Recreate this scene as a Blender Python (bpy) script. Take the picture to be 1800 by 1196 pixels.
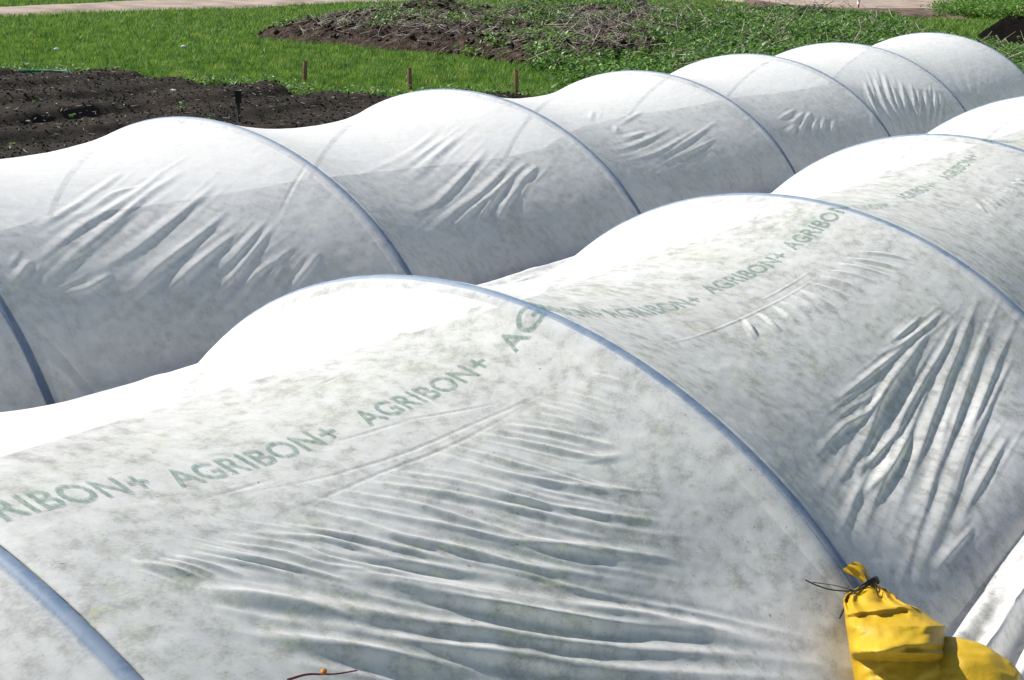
import bpy, bmesh, math, random
import numpy as np
for o in list(bpy.data.objects): bpy.data.objects.remove(o)
SC=1.35                      # metres per design unit
F_PX,PITCH,ROLL,HC=2191.33,0.31236,0.02761,1.69467
AZ,WR=0.65353,1.15923
DV=np.array([math.sin(AZ),math.cos(AZ),0.]); PV=np.array([math.cos(AZ),-math.sin(AZ),0.])
Z0=0.50                      # ground level in design units
S0B,S0N=math.radians(19),math.radians(13)         # the back tunnel stands in a sunken bed: its arcs run further down
# hoops: position along the row, sideways shift, height change, width change ; sag of the span that follows
HOOP_F=np.array([[-2.05,0,0,0,.05],[-0.6,.01,0,.03,.05],[.6962,.0185,-.002,.058,.093],[1.8997,.0044,.0169,-.0153,.115],[3.4217,.0114,-.016,-.0669,.085],
  [4.9604,-.0401,.0022,-.1026,.07],[6.6181,.0057,.041,-.0338,.06],[8.2,0,0,-.03,.05],[9.8,0,.01,-.02,.05],[11.4,0,0,0,.05]])
HOOP_B=np.array([[-1.2,0,0,0,.05],[0.3,0,0,0,.05],[1.7508,-.0018,.0058,-.0131,.088],[3.1389,-.001,-.0094,.1211,.108],[4.721,-.0145,-.0184,.0605,.095],
  [6.3554,.0205,-.027,-.0179,.075],[7.7884,-.0093,-.0084,.0061,.075],[9.3009,-.0318,-.0043,.0115,.07],[11.0304,.038,.006,-.0486,.05]])
OFF={'F':-1.56979,'B':-3.92689}; HOOPS={'F':HOOP_F,'B':HOOP_B}
def hoopdata(row,v):
    H=HOOPS[row]; h=H[:,0]; i=np.clip(np.searchsorted(h,v,side='right')-1,0,len(h)-2)
    t=np.clip((v-h[i])/(h[i+1]-h[i]),0,1)
    q=[H[i,k]*(1-t)+H[i+1,k]*t for k in (1,2,3)]
    return i,t,q,H[i,4]
def arc_angle(row,i,s):
    return s
def surface(row,v,s,extra=0.0,sagk=1.0):
    """v along the row, s angle on the arc (near side small) -> design-unit point; extra = outward offset"""
    i,t,(du,dh,dw),sg=hoopdata(row,v)
    h_a=HOOPS[row][i,0]; h_b=HOOPS[row][i+1,0]
    R=WR*(1+dw); Hh=1+dh
    c,si=np.cos(s),np.sin(s)
    u=R*c; z=Hh*si
    nu=c/R; nz=si/Hh; L=np.hypot(nu,nz); nu=nu/L; nz=nz/L
    zb=np.where(c>0,math.sin(S0N),math.sin(S0B)) if row=='B' else Z0
    base=np.clip((z-zb)/0.30,0,1); base=base*base*(3-2*base)
    sp=(i==2)&(row=='F')          # this span hangs low almost up to the next hoop
    g=1-np.abs(2*np.where(sp,t**1.6,t)-1)**np.where(sp,3.5,2.2)
    dv=np.minimum(np.abs(v-h_a),np.abs(h_b-v)); g=g*np.clip((dv-.014)/.03,0,1)   # the sheet lies on the pipe itself
    w=sagk*sg*(nz**2+1.25*(1-nz**2))*base*g
    d=np.asarray(extra)-w
    u=u+nu*d; z=z+nz*d
    off=OFF[row]+du+u
    X=DV*np.asarray(v,float)[...,None]+PV*off[...,None]
    X[...,2]=z
    return X
def cam_proj(X):
    X=np.asarray(X,float); x=X[...,0];y=X[...,1];zz=X[...,2]-HC
    c,s=math.cos(PITCH),math.sin(PITCH)
    d=y*c-zz*s; up=y*s+zz*c
    cr,sr=math.cos(ROLL),math.sin(ROLL)
    a=x*cr+up*sr; b=-x*sr+up*cr
    return np.stack([900+F_PX*a/d,598-F_PX*b/d],-1)
# ---------------------------------------------------------------- camera, sky, sun, exposure
from mathutils import Matrix
CAMZ=(HC-Z0)*SC
sc=bpy.context.scene
cd=bpy.data.cameras.new('camera'); cam=bpy.data.objects.new('camera',cd); sc.collection.objects.link(cam); sc.camera=cam
cd.sensor_width=36; cd.lens=F_PX/1800*36; cd.clip_end=2000; cd.clip_start=.05
_c,_s=math.cos(PITCH),math.sin(PITCH); _cr,_sr=math.cos(ROLL),math.sin(ROLL)
_X=np.array([1,0,0.]); _U=np.array([0,_s,_c]); _F=np.array([0,_c,-_s])
_r=_cr*_X+_sr*_U; _u=-_sr*_X+_cr*_U
cam.matrix_world=Matrix(((_r[0],_u[0],-_F[0],0),(_r[1],_u[1],-_F[1],0),(_r[2],_u[2],-_F[2],CAMZ),(0,0,0,1)))
SUN_AZ,SUN_EL=math.radians(292),math.radians(41)     # azimuth clockwise from +y
w=bpy.data.worlds.new('World'); sc.world=w; w.use_nodes=True; nt=w.node_tree
sky=nt.nodes.new('ShaderNodeTexSky'); sky.sky_type='NISHITA'; sky.sun_disc=False; sky.sun_elevation=SUN_EL; sky.sun_rotation=SUN_AZ
nt.links.new(sky.outputs[0],nt.nodes['Background'].inputs[0]); nt.nodes['Background'].inputs[1].default_value=.078
ld=bpy.data.lights.new('sun','SUN'); ld.energy=5.0; ld.angle=math.radians(.53); ld.color=(1,.965,.91)
sun=bpy.data.objects.new('sun',ld); sc.collection.objects.link(sun)
_d=np.array([math.sin(SUN_AZ)*math.cos(SUN_EL),math.cos(SUN_AZ)*math.cos(SUN_EL),math.sin(SUN_EL)])
from mathutils import Vector
sun.rotation_euler=Vector(_d).to_track_quat('Z','Y').to_euler()
sc.view_settings.view_transform='Standard'; sc.view_settings.look='None'; sc.view_settings.exposure=.92; sc.view_settings.gamma=1
sc.cycles.use_denoising=True; sc.cycles.max_bounces=9; sc.cycles.transmission_bounces=8; sc.cycles.transparent_max_bounces=12; sc.cycles.diffuse_bounces=6
TRANS=.5; WR_AMP=.6
WRINKLES=[
["F",2,0.012,0.017,1.721,1.26,1.756,1.167],
["F",2,0.012,0.017,1.631,1.26,1.686,1.192,1.736,1.125],
["F",2,0.012,0.017,1.571,1.264,1.616,1.209,1.681,1.133,1.726,1.108],
["F",2,0.012,0.017,1.496,1.264,1.531,1.209,1.566,1.163,1.621,1.091,1.676,1.049],
["F",2,0.012,0.017,1.456,1.264,1.501,1.192,1.566,1.129,1.636,1.066],
["F",2,0.012,0.017,1.376,1.26,1.421,1.213,1.461,1.159,1.511,1.1,1.606,1.028,1.661,0.99],
["F",2,0.013,0.019,1.256,1.268,1.286,1.239,1.326,1.192,1.366,1.137,1.431,1.062,1.521,0.998,1.606,0.939],
["F",2,0.013,0.019,1.206,1.264,1.256,1.213,1.326,1.146,1.396,1.078,1.476,1.02,1.551,0.961],
["F",2,0.013,0.019,1.316,1.264,1.376,1.209,1.431,1.146,1.481,1.1,1.551,1.036],
["F",2,0.013,0.019,1.156,1.268,1.196,1.222,1.221,1.184,1.296,1.116,1.366,1.045,1.446,0.986],
["F",2,0.009,0.015,0.826,1.281,0.856,1.243],
["F",2,0.009,0.015,0.841,1.276,0.876,1.234],
["F",2,0.009,0.015,0.861,1.272,0.896,1.234],
["F",2,0.009,0.015,0.886,1.268,0.931,1.222],
["F",2,0.009,0.015,0.916,1.264,0.971,1.218,1.006,1.188],
["F",2,0.009,0.015,0.946,1.268,0.996,1.222,1.041,1.18,1.076,1.146],
["F",2,0.009,0.015,0.981,1.264,1.026,1.23,1.071,1.184,1.146,1.137],
["F",2,0.009,0.015,1.016,1.264,1.056,1.234,1.096,1.184,1.161,1.133,1.231,1.078],
["F",2,0.009,0.015,1.061,1.26,1.116,1.222,1.181,1.15,1.251,1.095],
["F",2,0.009,0.015,1.101,1.26,1.156,1.213,1.201,1.167,1.261,1.112],
["F",2,0.024,0.024,1.131,1.121,1.226,1.041,1.366,0.939,1.531,0.817,1.611,0.75],
["F",2,0.024,0.024,1.051,1.104,1.136,1.045,1.226,0.986,1.406,0.855,1.606,0.725],
["F",2,0.024,0.024,0.991,1.091,1.096,1.024,1.216,0.952,1.376,0.834,1.606,0.678],
["F",2,0.024,0.024,0.881,1.205,0.966,1.15,1.036,1.091],
["F",2,0.024,0.024,1.386,0.952,1.506,0.864,1.656,0.72],
["F",2,0.024,0.024,1.111,1.146,1.231,1.057,1.341,0.977],
["F",2,0.024,0.024,0.906,1.116,0.996,1.057,1.106,0.982],
["F",2,0.009,0.009,1.746,1.251,1.776,1.175],
["F",2,0.009,0.009,1.781,1.251,1.806,1.18],
["F",2,0.009,0.009,1.816,1.247,1.831,1.184],
["F",2,0.009,0.009,1.841,1.243,1.856,1.192],
["F",2,0.009,0.009,1.701,1.247,1.731,1.192],
["F",2,0.004,-0.004,1.151,1.348,1.311,1.327,1.441,1.314,1.621,1.306,1.761,1.285],
["F",2,0.004,-0.004,1.146,1.298,1.316,1.302,1.476,1.289,1.636,1.289],
["F",2,0.004,-0.004,1.356,1.753,1.506,1.731,1.671,1.681],
["F",2,0.004,-0.004,1.466,1.571,1.526,1.576],
["F",2,0.004,-0.004,1.481,1.382,1.651,1.327],
["F",2,0.004,-0.004,1.036,1.369,1.146,1.369],
["F",2,0.004,-0.004,1.336,1.399,1.486,1.378],
["F",3,0.011,0.021,3.237,1.285,3.297,1.196],
["F",3,0.011,0.021,3.182,1.289,3.242,1.188],
["F",3,0.011,0.021,3.132,1.293,3.182,1.196],
["F",3,0.011,0.021,3.077,1.293,3.122,1.205],
["F",3,0.011,0.021,3.022,1.293,3.052,1.205],
["F",3,0.011,0.021,2.962,1.293,2.982,1.213],
["F",3,0.011,0.021,2.897,1.289,2.897,1.213],
["F",3,0.011,0.021,2.842,1.289,2.837,1.213],
["F",3,0.011,0.021,2.782,1.289,2.777,1.209],
["F",3,0.011,0.021,2.732,1.285,2.712,1.213],
["F",3,0.011,0.021,2.647,1.281,2.622,1.218],
["F",3,0.011,0.021,2.571,1.285,2.516,1.226],
["F",3,0.004,0.005,2.236,1.276,2.451,1.289,2.677,1.298,2.972,1.306],
["F",3,0.004,0.005,2.732,1.327,3.012,1.335],
["F",3,0.022,0.015,3.032,0.994,2.867,0.965,2.687,0.931,2.506,0.885,2.346,0.855,2.176,0.838],
["F",3,0.022,0.015,3.222,0.952,3.092,0.91,2.952,0.872,2.852,0.843,2.692,0.805,2.526,0.767,2.391,0.746,2.236,0.72],
["F",3,0.022,0.015,3.217,0.889,3.097,0.855,2.947,0.813,2.752,0.767,2.571,0.733,2.386,0.704,2.236,0.695],
["F",3,0.022,0.015,3.197,0.834,3.027,0.788,2.842,0.746,2.627,0.708,2.371,0.661,2.191,0.632],
["F",3,0.022,0.015,2.632,0.83,2.461,0.8,2.126,0.75],
["F",3,0.022,0.015,2.591,0.817,2.376,0.792,2.166,0.796],
["F",3,0.014,0.011,3.147,0.961,2.927,0.914,2.667,0.864,2.576,0.843,2.396,0.83,2.246,0.817],
["F",3,0.014,0.011,2.837,0.969,2.586,0.923,2.441,0.927,2.221,0.906],
["F",3,0.014,0.011,3.152,0.792,2.952,0.75,2.717,0.712,2.501,0.67,2.371,0.649],
["F",3,0.014,0.011,2.887,0.678,2.672,0.657,2.506,0.64,2.426,0.628],
["F",3,0.014,0.011,2.416,0.607,2.286,0.607,2.201,0.607],
["F",3,0.014,0.011,3.097,1.045,2.907,1.036],
["F",3,0.014,0.011,3.162,1.02,2.997,1.015,2.857,1.024],
["F",3,0.014,0.011,2.957,1.007,2.762,0.998,2.521,0.986],
["F",4,0.01,0.016,4.652,1.264,4.677,1.23],
["F",4,0.01,0.016,4.577,1.264,4.597,1.213],
["F",4,0.01,0.016,4.517,1.268,4.517,1.218],
["F",4,0.01,0.016,4.447,1.272,4.447,1.226],
["F",4,0.01,0.016,4.367,1.276,4.342,1.222],
["F",4,0.01,0.016,4.302,1.281,4.257,1.234],
["F",4,0.01,0.016,4.702,1.264,4.712,1.243],
["F",4,0.01,0.016,4.547,1.268,4.557,1.213],
["F",4,0.01,0.016,4.487,1.272,4.482,1.222],
["F",4,0.01,0.016,4.412,1.276,4.397,1.226],
["B",2,0.024,0.017,2.662,1.243,2.516,1.184,2.351,1.087,2.226,1.02,2.131,0.969,2.001,0.893],
["B",2,0.024,0.017,2.571,1.239,2.391,1.154,2.191,1.062,2.051,0.977,1.951,0.918],
["B",2,0.024,0.017,2.717,1.137,2.511,1.041,2.316,0.948,2.161,0.885],
["B",2,0.024,0.017,2.657,1.003,2.486,0.927,2.331,0.859,2.221,0.796,2.141,0.767],
["B",2,0.024,0.017,2.642,0.918,2.491,0.855,2.361,0.792,2.271,0.746],
["B",2,0.02,0.012,2.306,1.201,2.186,1.142,2.071,1.083],
["B",2,0.02,0.012,2.526,1.331,2.391,1.251,2.246,1.175],
["B",2,0.02,0.012,2.782,0.935,2.627,0.855,2.511,0.8],
["B",2,0.02,0.012,2.777,0.902,2.576,0.784,2.496,0.741,2.381,0.653],
["B",2,0.02,0.012,2.787,0.809,2.637,0.758,2.521,0.695,2.446,0.657],
["B",2,0.02,0.012,2.872,0.763,2.752,0.695,2.682,0.657],
["B",2,0.02,0.012,2.742,0.784,2.607,0.695],
["B",2,0.02,0.012,2.146,0.847,2.056,0.809,1.976,0.796],
["B",2,0.02,0.012,1.926,0.918,1.831,0.843],
["B",2,0.02,0.012,2.516,1.234,2.406,1.213,2.256,1.129],
["B",3,0.026,0.016,4.197,1.104,3.892,0.99,3.662,0.906,3.507,0.872],
["B",3,0.026,0.016,4.267,1.011,3.977,0.918,3.747,0.859,3.532,0.788],
["B",3,0.026,0.016,4.247,0.956,4.047,0.902,3.782,0.826,3.597,0.763],
["B",3,0.026,0.016,4.117,0.91,3.907,0.83,3.762,0.763],
["B",3,0.026,0.016,4.212,0.897,4.042,0.826,3.912,0.758],
["B",3,0.026,0.016,4.392,0.952,4.222,0.91],
["B",3,0.028,0.01,4.337,1.285,4.092,1.213,3.852,1.137,3.672,1.07],
["B",3,0.028,0.01,4.227,1.293,3.887,1.188,3.557,1.091],
["B",3,0.028,0.01,4.157,1.331,3.817,1.201,3.572,1.137],
["B",3,0.028,0.01,4.257,1.281,3.977,1.167,3.682,1.053],
["B",4,0.024,0.011,5.698,1.222,5.353,1.137],
["B",4,0.024,0.011,5.488,1.057,5.228,1.028],
["B",4,0.024,0.011,6.038,0.982,5.698,0.927,5.348,0.864],
["B",4,0.024,0.011,5.808,0.973,5.403,0.906,5.093,0.88],
["B",4,0.024,0.011,5.683,1.041,5.333,0.982,5.053,0.944],
["B",4,0.024,0.011,5.918,0.889,5.663,0.864,5.453,0.843],
["B",4,0.024,0.011,5.358,1.293,5.178,1.196],
["B",4,0.024,0.011,5.333,1.129,5.233,1.074],
["B",5,0.026,0.014,7.058,0.969,6.773,0.923],
["B",5,0.026,0.014,7.063,0.876,6.818,0.788],
["B",5,0.026,0.014,7.188,0.855,6.968,0.763],
["B",5,0.026,0.014,7.293,0.847,7.108,0.763],
["B",5,0.026,0.014,7.368,0.809,7.213,0.737],
["B",5,0.026,0.014,6.913,0.859,6.698,0.809],
["B",5,0.026,0.014,7.133,0.931,6.843,0.868],
["B",5,0.026,0.014,7.208,0.918,7.013,0.859],
["B",6,0.03,0.024,8.344,1.049,7.959,0.83,7.794,0.649],
["B",6,0.03,0.024,8.624,1.091,8.304,0.897,8.119,0.712,8.054,0.632],
["B",6,0.03,0.024,8.784,1.095,8.444,0.885,8.294,0.704,8.214,0.624],
["B",6,0.03,0.024,8.684,0.977,8.449,0.805,8.344,0.628],
["B",6,0.03,0.024,8.839,0.977,8.519,0.767,8.419,0.619],
["B",6,0.03,0.024,8.914,0.927,8.689,0.771,8.534,0.619],
["B",6,0.03,0.024,8.939,0.876,8.674,0.725,8.519,0.611],
["B",6,0.03,0.024,9.024,0.855,8.819,0.725,8.644,0.602],
["B",6,0.03,0.024,9.089,0.8,8.884,0.687,8.704,0.586],
["B",6,0.03,0.024,9.129,0.775,8.974,0.682,8.869,0.619],
["B",2,0.007,-0.006,3.127,1.116,2.997,1.045,2.877,0.965]]
# ---------------------------------------------------------------- helpers
rng=np.random.default_rng(7); random.seed(7)
COL=bpy.context.scene.collection
def W3(X):                     # design units -> metres, ground at z = 0
    X=np.array(X,float)*SC; X[...,2]-=Z0*SC; return X
def new_mesh(name,verts,faces,mat=None,parent=None,smooth=False):
    """faces: (n,k) int array, or a list of such arrays"""
    me=bpy.data.meshes.new(name)
    verts=np.ascontiguousarray(verts,dtype=np.float32).reshape(-1,3)
    fl=faces if isinstance(faces,list) else [faces]
    fl=[np.asarray(f,dtype=np.int32) for f in fl if len(f)]
    nl=sum(f.size for f in fl); nf=sum(len(f) for f in fl)
    me.vertices.add(len(verts)); me.vertices.foreach_set('co',verts.ravel())
    me.loops.add(nl); me.loops.foreach_set('vertex_index',np.concatenate([f.ravel() for f in fl]))
    me.polygons.add(nf)
    sizes=np.concatenate([np.full(len(f),f.shape[1],dtype=np.int32) for f in fl])
    st=np.concatenate([[0],np.cumsum(sizes)[:-1]]).astype(np.int32)
    me.polygons.foreach_set('loop_start',st)
    me.update(calc_edges=True); me.validate()
    if smooth: me.polygons.foreach_set('use_smooth',np.ones(len(me.polygons),dtype=bool))
    o=bpy.data.objects.new(name,me); COL.objects.link(o)
    if mat: me.materials.append(mat)
    if parent: o.parent=parent
    return o
def grid_faces(n,m,wrap=False):
    i=np.arange(n-1)[:,None]*m; j=np.arange(m-1)[None]
    a=(i+j).ravel(); f=np.stack([a,a+m,a+m+1,a+1],1)
    if wrap:
        a=(np.arange(n-1)*m+m-1); f=np.concatenate([f,np.stack([a,a+m,a+1,a-m+1],1)])
    return f
def tag(o,label=None,cat=None,group=None,kind=None):
    for k,v in (('label',label),('category',cat),('group',group),('kind',kind)):
        if v: o[k]=v
    return o
def empty(name,loc):
    o=bpy.data.objects.new(name,None); COL.objects.link(o); o.location=loc; o.empty_display_size=.2; return o
def under(child,root):         # parent keeping world place (roots are only translated)
    child.parent=root; child.location=tuple(-c for c in root.location); return child
def vnoise(x,y,seed=0):
    """smooth 2-D value noise, -1..1"""
    r=np.random.default_rng(seed); T=r.uniform(-1,1,(256,256))
    xi=np.floor(x).astype(int); yi=np.floor(y).astype(int); fx=x-xi; fy=y-yi
    fx=fx*fx*(3-2*fx); fy=fy*fy*(3-2*fy); a=lambda i,j:T[(xi+i)&255,(yi+j)&255]
    return (a(0,0)*(1-fx)+a(1,0)*fx)*(1-fy)+(a(0,1)*(1-fx)+a(1,1)*fx)*fy
def fbm(x,y,o=4,seed=0):
    s=0;a=1.;t=0
    for k in range(o): s=s+a*vnoise(x*2**k+17.3*k,y*2**k+9.1*k,seed+k); t+=a; a*=.5
    return s/t
def ground(px,py,z=0.):
    """photo pixel -> point on the level z (metres)"""
    a=(px-900)/F_PX; b=-(py-598)/F_PX
    cr,sr=math.cos(ROLL),math.sin(ROLL); x=a*cr-b*sr; up=a*sr+b*cr
    c,s=math.cos(PITCH),math.sin(PITCH); d=np.array([x,c+up*s,-s+up*c])
    return d*((z-CAMZ)/d[2])+np.array([0,0,CAMZ])
def at(px,py,depth):
    a=(px-900)/F_PX; b=-(py-598)/F_PX
    cr,sr=math.cos(ROLL),math.sin(ROLL); x=a*cr-b*sr; up=a*sr+b*cr
    c,s=math.cos(PITCH),math.sin(PITCH)
    return np.array([x,c+up*s,-s+up*c])*depth+np.array([0,0,CAMZ])
def tube(path,rad,k=12,cap=True):
    P=np.asarray(path,float); n=len(P); R=np.broadcast_to(rad,(n,))
    T=np.gradient(P,axis=0); T/=np.linalg.norm(T,axis=1)[:,None]
    ref=np.array([0,0,1.]) if abs(T[0][2])<.9 else np.array([1.,0,0])
    A=np.cross(T[0],ref); A/=np.linalg.norm(A); V=[]
    for i in range(n):
        A=A-T[i]*np.dot(A,T[i]); A/=np.linalg.norm(A); B=np.cross(T[i],A)
        a=np.arange(k)*2*math.pi/k
        V.append(P[i]+R[i]*(np.cos(a)[:,None]*A+np.sin(a)[:,None]*B))
    V=np.concatenate(V); F=[grid_faces(n,k,True)]
    if cap: F+= [np.array([list(range(k))[::-1]]),np.array([[(n-1)*k+q for q in range(k)]])]
    return V,F
def merge(parts):
    V=[];Fs={};o=0
    for v,fl in parts:
        V.append(v)
        for f in (fl if isinstance(fl,list) else [fl]):
            f=np.asarray(f); Fs.setdefault(f.shape[1],[]).append(f+o)
        o+=len(v)
    return np.concatenate(V),[np.concatenate(f) for f in Fs.values()]
# ---------------------------------------------------------------- materials
class NT:
    def __init__(s,name):
        s.m=bpy.data.materials.new(name); s.m.use_nodes=True; s.t=s.m.node_tree; s.t.nodes.clear()
        s.out=s.n('ShaderNodeOutputMaterial')
    def n(s,typ,**k):
        q=s.t.nodes.new(typ)
        for a,b in k.items():
            if a=='inp':
                for c,d in b.items(): q.inputs[c].default_value=d
            else: setattr(q,a,b)
        return q
    def l(s,a,b): s.t.links.new(a,b)
    def coord(s,scale=(1,1,1),rot=(0,0,0),kind='Object'):
        c=s.n('ShaderNodeTexCoord'); m=s.n('ShaderNodeMapping'); m.inputs['Scale'].default_value=scale; m.inputs['Rotation'].default_value=rot
        s.l(c.outputs[kind],m.inputs[0]); return m.outputs[0]
    def noise(s,vec,scale,detail=4,rough=.55,dist=0):
        q=s.n('ShaderNodeTexNoise',inp={'Scale':scale,'Detail':detail,'Roughness':rough,'Distortion':dist}); s.l(vec,q.inputs['Vector']); return q.outputs['Fac']
    def ramp(s,f,stops):
        q=s.n('ShaderNodeValToRGB'); e=q.color_ramp.elements
        while len(e)>len(stops): e.remove(e[-1])
        while len(e)<len(stops): e.new(.5)
        for a,(p,c) in zip(e,stops): a.position=p; a.color=(c,c,c,1) if isinstance(c,(int,float)) else (*c,1)
        s.l(f,q.inputs[0]); return q.outputs[0]
    def math(s,op,a,b,c=None):
        q=s.n('ShaderNodeMath',operation=op)
        for i,x in enumerate((a,b,c)):
            if x is None: continue
            if isinstance(x,(int,float)): q.inputs[i].default_value=x
            else: s.l(x,q.inputs[i])
        return q.outputs[0]
    def mix(s,f,a,b):
        q=s.n('ShaderNodeMix',data_type='RGBA')
        for sock,x in ((q.inputs[0],f),(q.inputs[6],a),(q.inputs[7],b)):
            if isinstance(x,(int,float)): sock.default_value=x
            elif isinstance(x,tuple): sock.default_value=(*x,1)
            else: s.l(x,sock)
        return q.outputs[2]
    def shmix(s,f,a,b):
        q=s.n('ShaderNodeMixShader')
        if isinstance(f,(int,float)): q.inputs[0].default_value=f
        else: s.l(f,q.inputs[0])
        s.l(a,q.inputs[1]); s.l(b,q.inputs[2]); return q.outputs[0]
    def bump(s,h,strength,dist):
        q=s.n('ShaderNodeBump',inp={'Strength':strength,'Distance':dist}); s.l(h,q.inputs['Height']); return q.outputs[0]
    def fin(s,sh): s.l(sh,s.out.inputs[0]); return s.m
def set_in(s,node,name,x):
    if isinstance(x,(int,float)): node.inputs[name].default_value=x
    elif isinstance(x,tuple): node.inputs[name].default_value=(*x,1)
    else: s.l(x,node.inputs[name])
def simple(name,col,rough=.6,noise=None,bump=None,translucent=0,spec=.3,metal=0):
    """col: colour or list of ramp stops over an object-space noise"""
    s=NT(name); v=s.coord(); c=col
    if noise: c=s.ramp(s.noise(v,noise,5,.6),col)
    p=s.n('ShaderNodeBsdfPrincipled'); set_in(s,p,'Base Color',c); p.inputs['Roughness'].default_value=rough; p.inputs['Metallic'].default_value=metal
    p.inputs['Specular IOR Level'].default_value=spec
    if bump: s.l(s.bump(s.noise(v,bump[0],5,.6),bump[1],bump[2]),p.inputs['Normal'])
    sh=p.outputs[0]
    if translucent:
        t=s.n('ShaderNodeBsdfTranslucent'); set_in(s,t,'Color',c); sh=s.shmix(translucent,sh,t.outputs[0])
    return s.fin(sh)
def fabric_material(name,tint,thin,trans,clear):
    """non-woven cover: scattering fibres, part of the light passes straight through the thin spots"""
    s=NT(name); v=s.coord(); al=s.coord((1,1,1),(0,0,AZ))
    big=s.noise(v,6.,4,.6,.2); mid=s.noise(v,24.,6,.66,.15); al2=s.n('ShaderNodeMapping'); s.l(al,al2.inputs[0]); al2.inputs['Scale'].default_value=(3,1.3,3)
    fib=s.noise(al2.outputs[0],70.,5,.75,.1); fine=s.noise(v,260.,3,.7)
    t=s.math('ADD',s.math('MULTIPLY',big,.3),s.math('MULTIPLY',mid,.45)); t=s.math('ADD',t,s.math('MULTIPLY',fib,.25))
    tr=s.ramp(t,[(.36,clear[0]),(.50,clear[1]),(.62,clear[2])])
    att=s.n('ShaderNodeAttribute',attribute_name='cling')      # the sheet clings, stretched and damp, where it lies on a pipe
    tr=s.math('ADD',tr,s.math('MULTIPLY',att.outputs['Fac'],.74))
    colr=s.mix(s.ramp(t,[(.35,0.),(.62,1.)]),tint,thin)
    colr=s.mix(s.ramp(s.noise(v,75.,2,.5),[(.735,0.),(.77,.75)]),colr,(.22,.19,.14))   # flecks of soil stuck to the sheet
    colr=s.mix(s.ramp(s.noise(v,2.3,5,.7),[(.50,0.),(.72,.16)]),colr,(.55,.50,.36))       # faint dried mud stains
    h=s.math('ADD',s.math('MULTIPLY',fine,.35),s.math('MULTIPLY',fib,.5)); nb=s.bump(h,.25,.0012)
    d=s.n('ShaderNodeBsdfDiffuse'); s.l(colr,d.inputs[0]); s.l(nb,d.inputs['Normal'])
    tl=s.n('ShaderNodeBsdfTranslucent'); s.l(s.mix(.6,colr,(.70,.70,.68)),tl.inputs[0]); s.l(nb,tl.inputs['Normal'])
    tp=s.n('ShaderNodeBsdfTransparent')
    return s.fin(s.shmix(tr,s.shmix(trans,d.outputs[0],tl.outputs[0]),tp.outputs[0]))
M={}
M['cover_f']=fabric_material('cover_fabric',(.94,.935,.92),(.84,.84,.80),TRANS,(.04,.15,.44))
M['cover_b']=fabric_material('cover_fabric_back',(.93,.93,.925),(.86,.86,.85),TRANS,(.04,.11,.30))
M['pipe']=simple('pipe_plastic',(.10,.15,.22),.6)
def ink():
    s=NT('green_ink'); v=s.coord(); n=s.noise(v,90.,4,.7)
    d=s.n('ShaderNodeBsdfDiffuse',inp={'Color':(.16,.27,.24,1)}); t=s.n('ShaderNodeBsdfTranslucent',inp={'Color':(.26,.36,.33,1)})
    tp=s.n('ShaderNodeBsdfTransparent')
    return s.fin(s.shmix(s.ramp(n,[(.35,.30),(.65,.85)]),s.shmix(.4,d.outputs[0],t.outputs[0]),tp.outputs[0]))
M['ink']=ink()
def soil_mat():
    s=NT('soil'); v=s.coord()
    a=s.noise(v,1.1,5,.6); b=s.noise(v,28.,6,.7); c=s.noise(v,120.,4,.7)
    col=s.mix(s.ramp(b,[(.3,0.),(.7,1.)]),(.014,.012,.009),(.040,.034,.025))
    col=s.mix(s.ramp(a,[(.42,0.),(.66,.8)]),col,(.055,.042,.032))
    col=s.mix(s.ramp(c,[(.60,0.),(.68,.8)]),col,(.15,.13,.10))
    p=s.n('ShaderNodeBsdfPrincipled'); s.l(col,p.inputs['Base Color']); p.inputs['Roughness'].default_value=.95; p.inputs['Specular IOR Level'].default_value=.1
    s.l(s.bump(s.math('ADD',b,s.math('MULTIPLY',c,.5)),1.,.05),p.inputs['Normal']); return s.fin(p.outputs[0])
M['soil']=soil_mat()
def grass_mat():
    s=NT('grass_ground'); v=s.coord(); a=s.noise(v,.9,5,.6); b=s.noise(v,9.,6,.7)
    col=s.mix(s.ramp(b,[(.32,0.),(.7,1.)]),(.035,.06,.012),(.09,.15,.022))
    col=s.mix(s.ramp(a,[(.5,0.),(.75,.5)]),col,(.10,.12,.03))
    p=s.n('ShaderNodeBsdfPrincipled'); s.l(col,p.inputs['Base Color']); p.inputs['Roughness'].default_value=.9; p.inputs['Specular IOR Level'].default_value=.15
    s.l(s.bump(b,1.,.08),p.inputs['Normal']); return s.fin(p.outputs[0])
M['grass_ground']=grass_mat()
M['blade']=simple('grass_blade',[(.34,(.040,.095,.016)),(.45,(.078,.172,.020)),(.54,(.125,.235,.028)),(.66,(.23,.30,.05))],.6,3.4,translucent=.4)
M['weed']=simple('weed_leaf',[(.3,(.035,.09,.012)),(.5,(.09,.19,.025)),(.68,(.18,.30,.06))],.5,5.,translucent=.35,spec=.4)
M['weed_dark']=simple('broad_leaf',[(.3,(.02,.055,.012)),(.5,(.05,.115,.02)),(.7,(.12,.20,.04))],.5,2.,translucent=.3,spec=.4)
M['crop']=simple('crop_leaf',[(.35,(.03,.07,.012)),(.5,(.12,.19,.02)),(.65,(.34,.38,.04))],.6,9.,translucent=.3)
M['straw']=simple('dry_stalk',[(.3,(.07,.055,.045)),(.5,(.19,.16,.13)),(.7,(.44,.39,.33))],.8,5.)
M['heap']=simple('compost',[(.3,(.016,.011,.008)),(.5,(.045,.031,.022)),(.7,(.11,.08,.06))],.95,9.,bump=(14.,1.,.12),spec=.1)
M['road']=simple('road_dirt',[(.3,(.16,.125,.10)),(.5,(.26,.205,.165)),(.7,(.34,.28,.23))],.95,1.4,bump=(30.,.6,.03),spec=.1)
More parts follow.
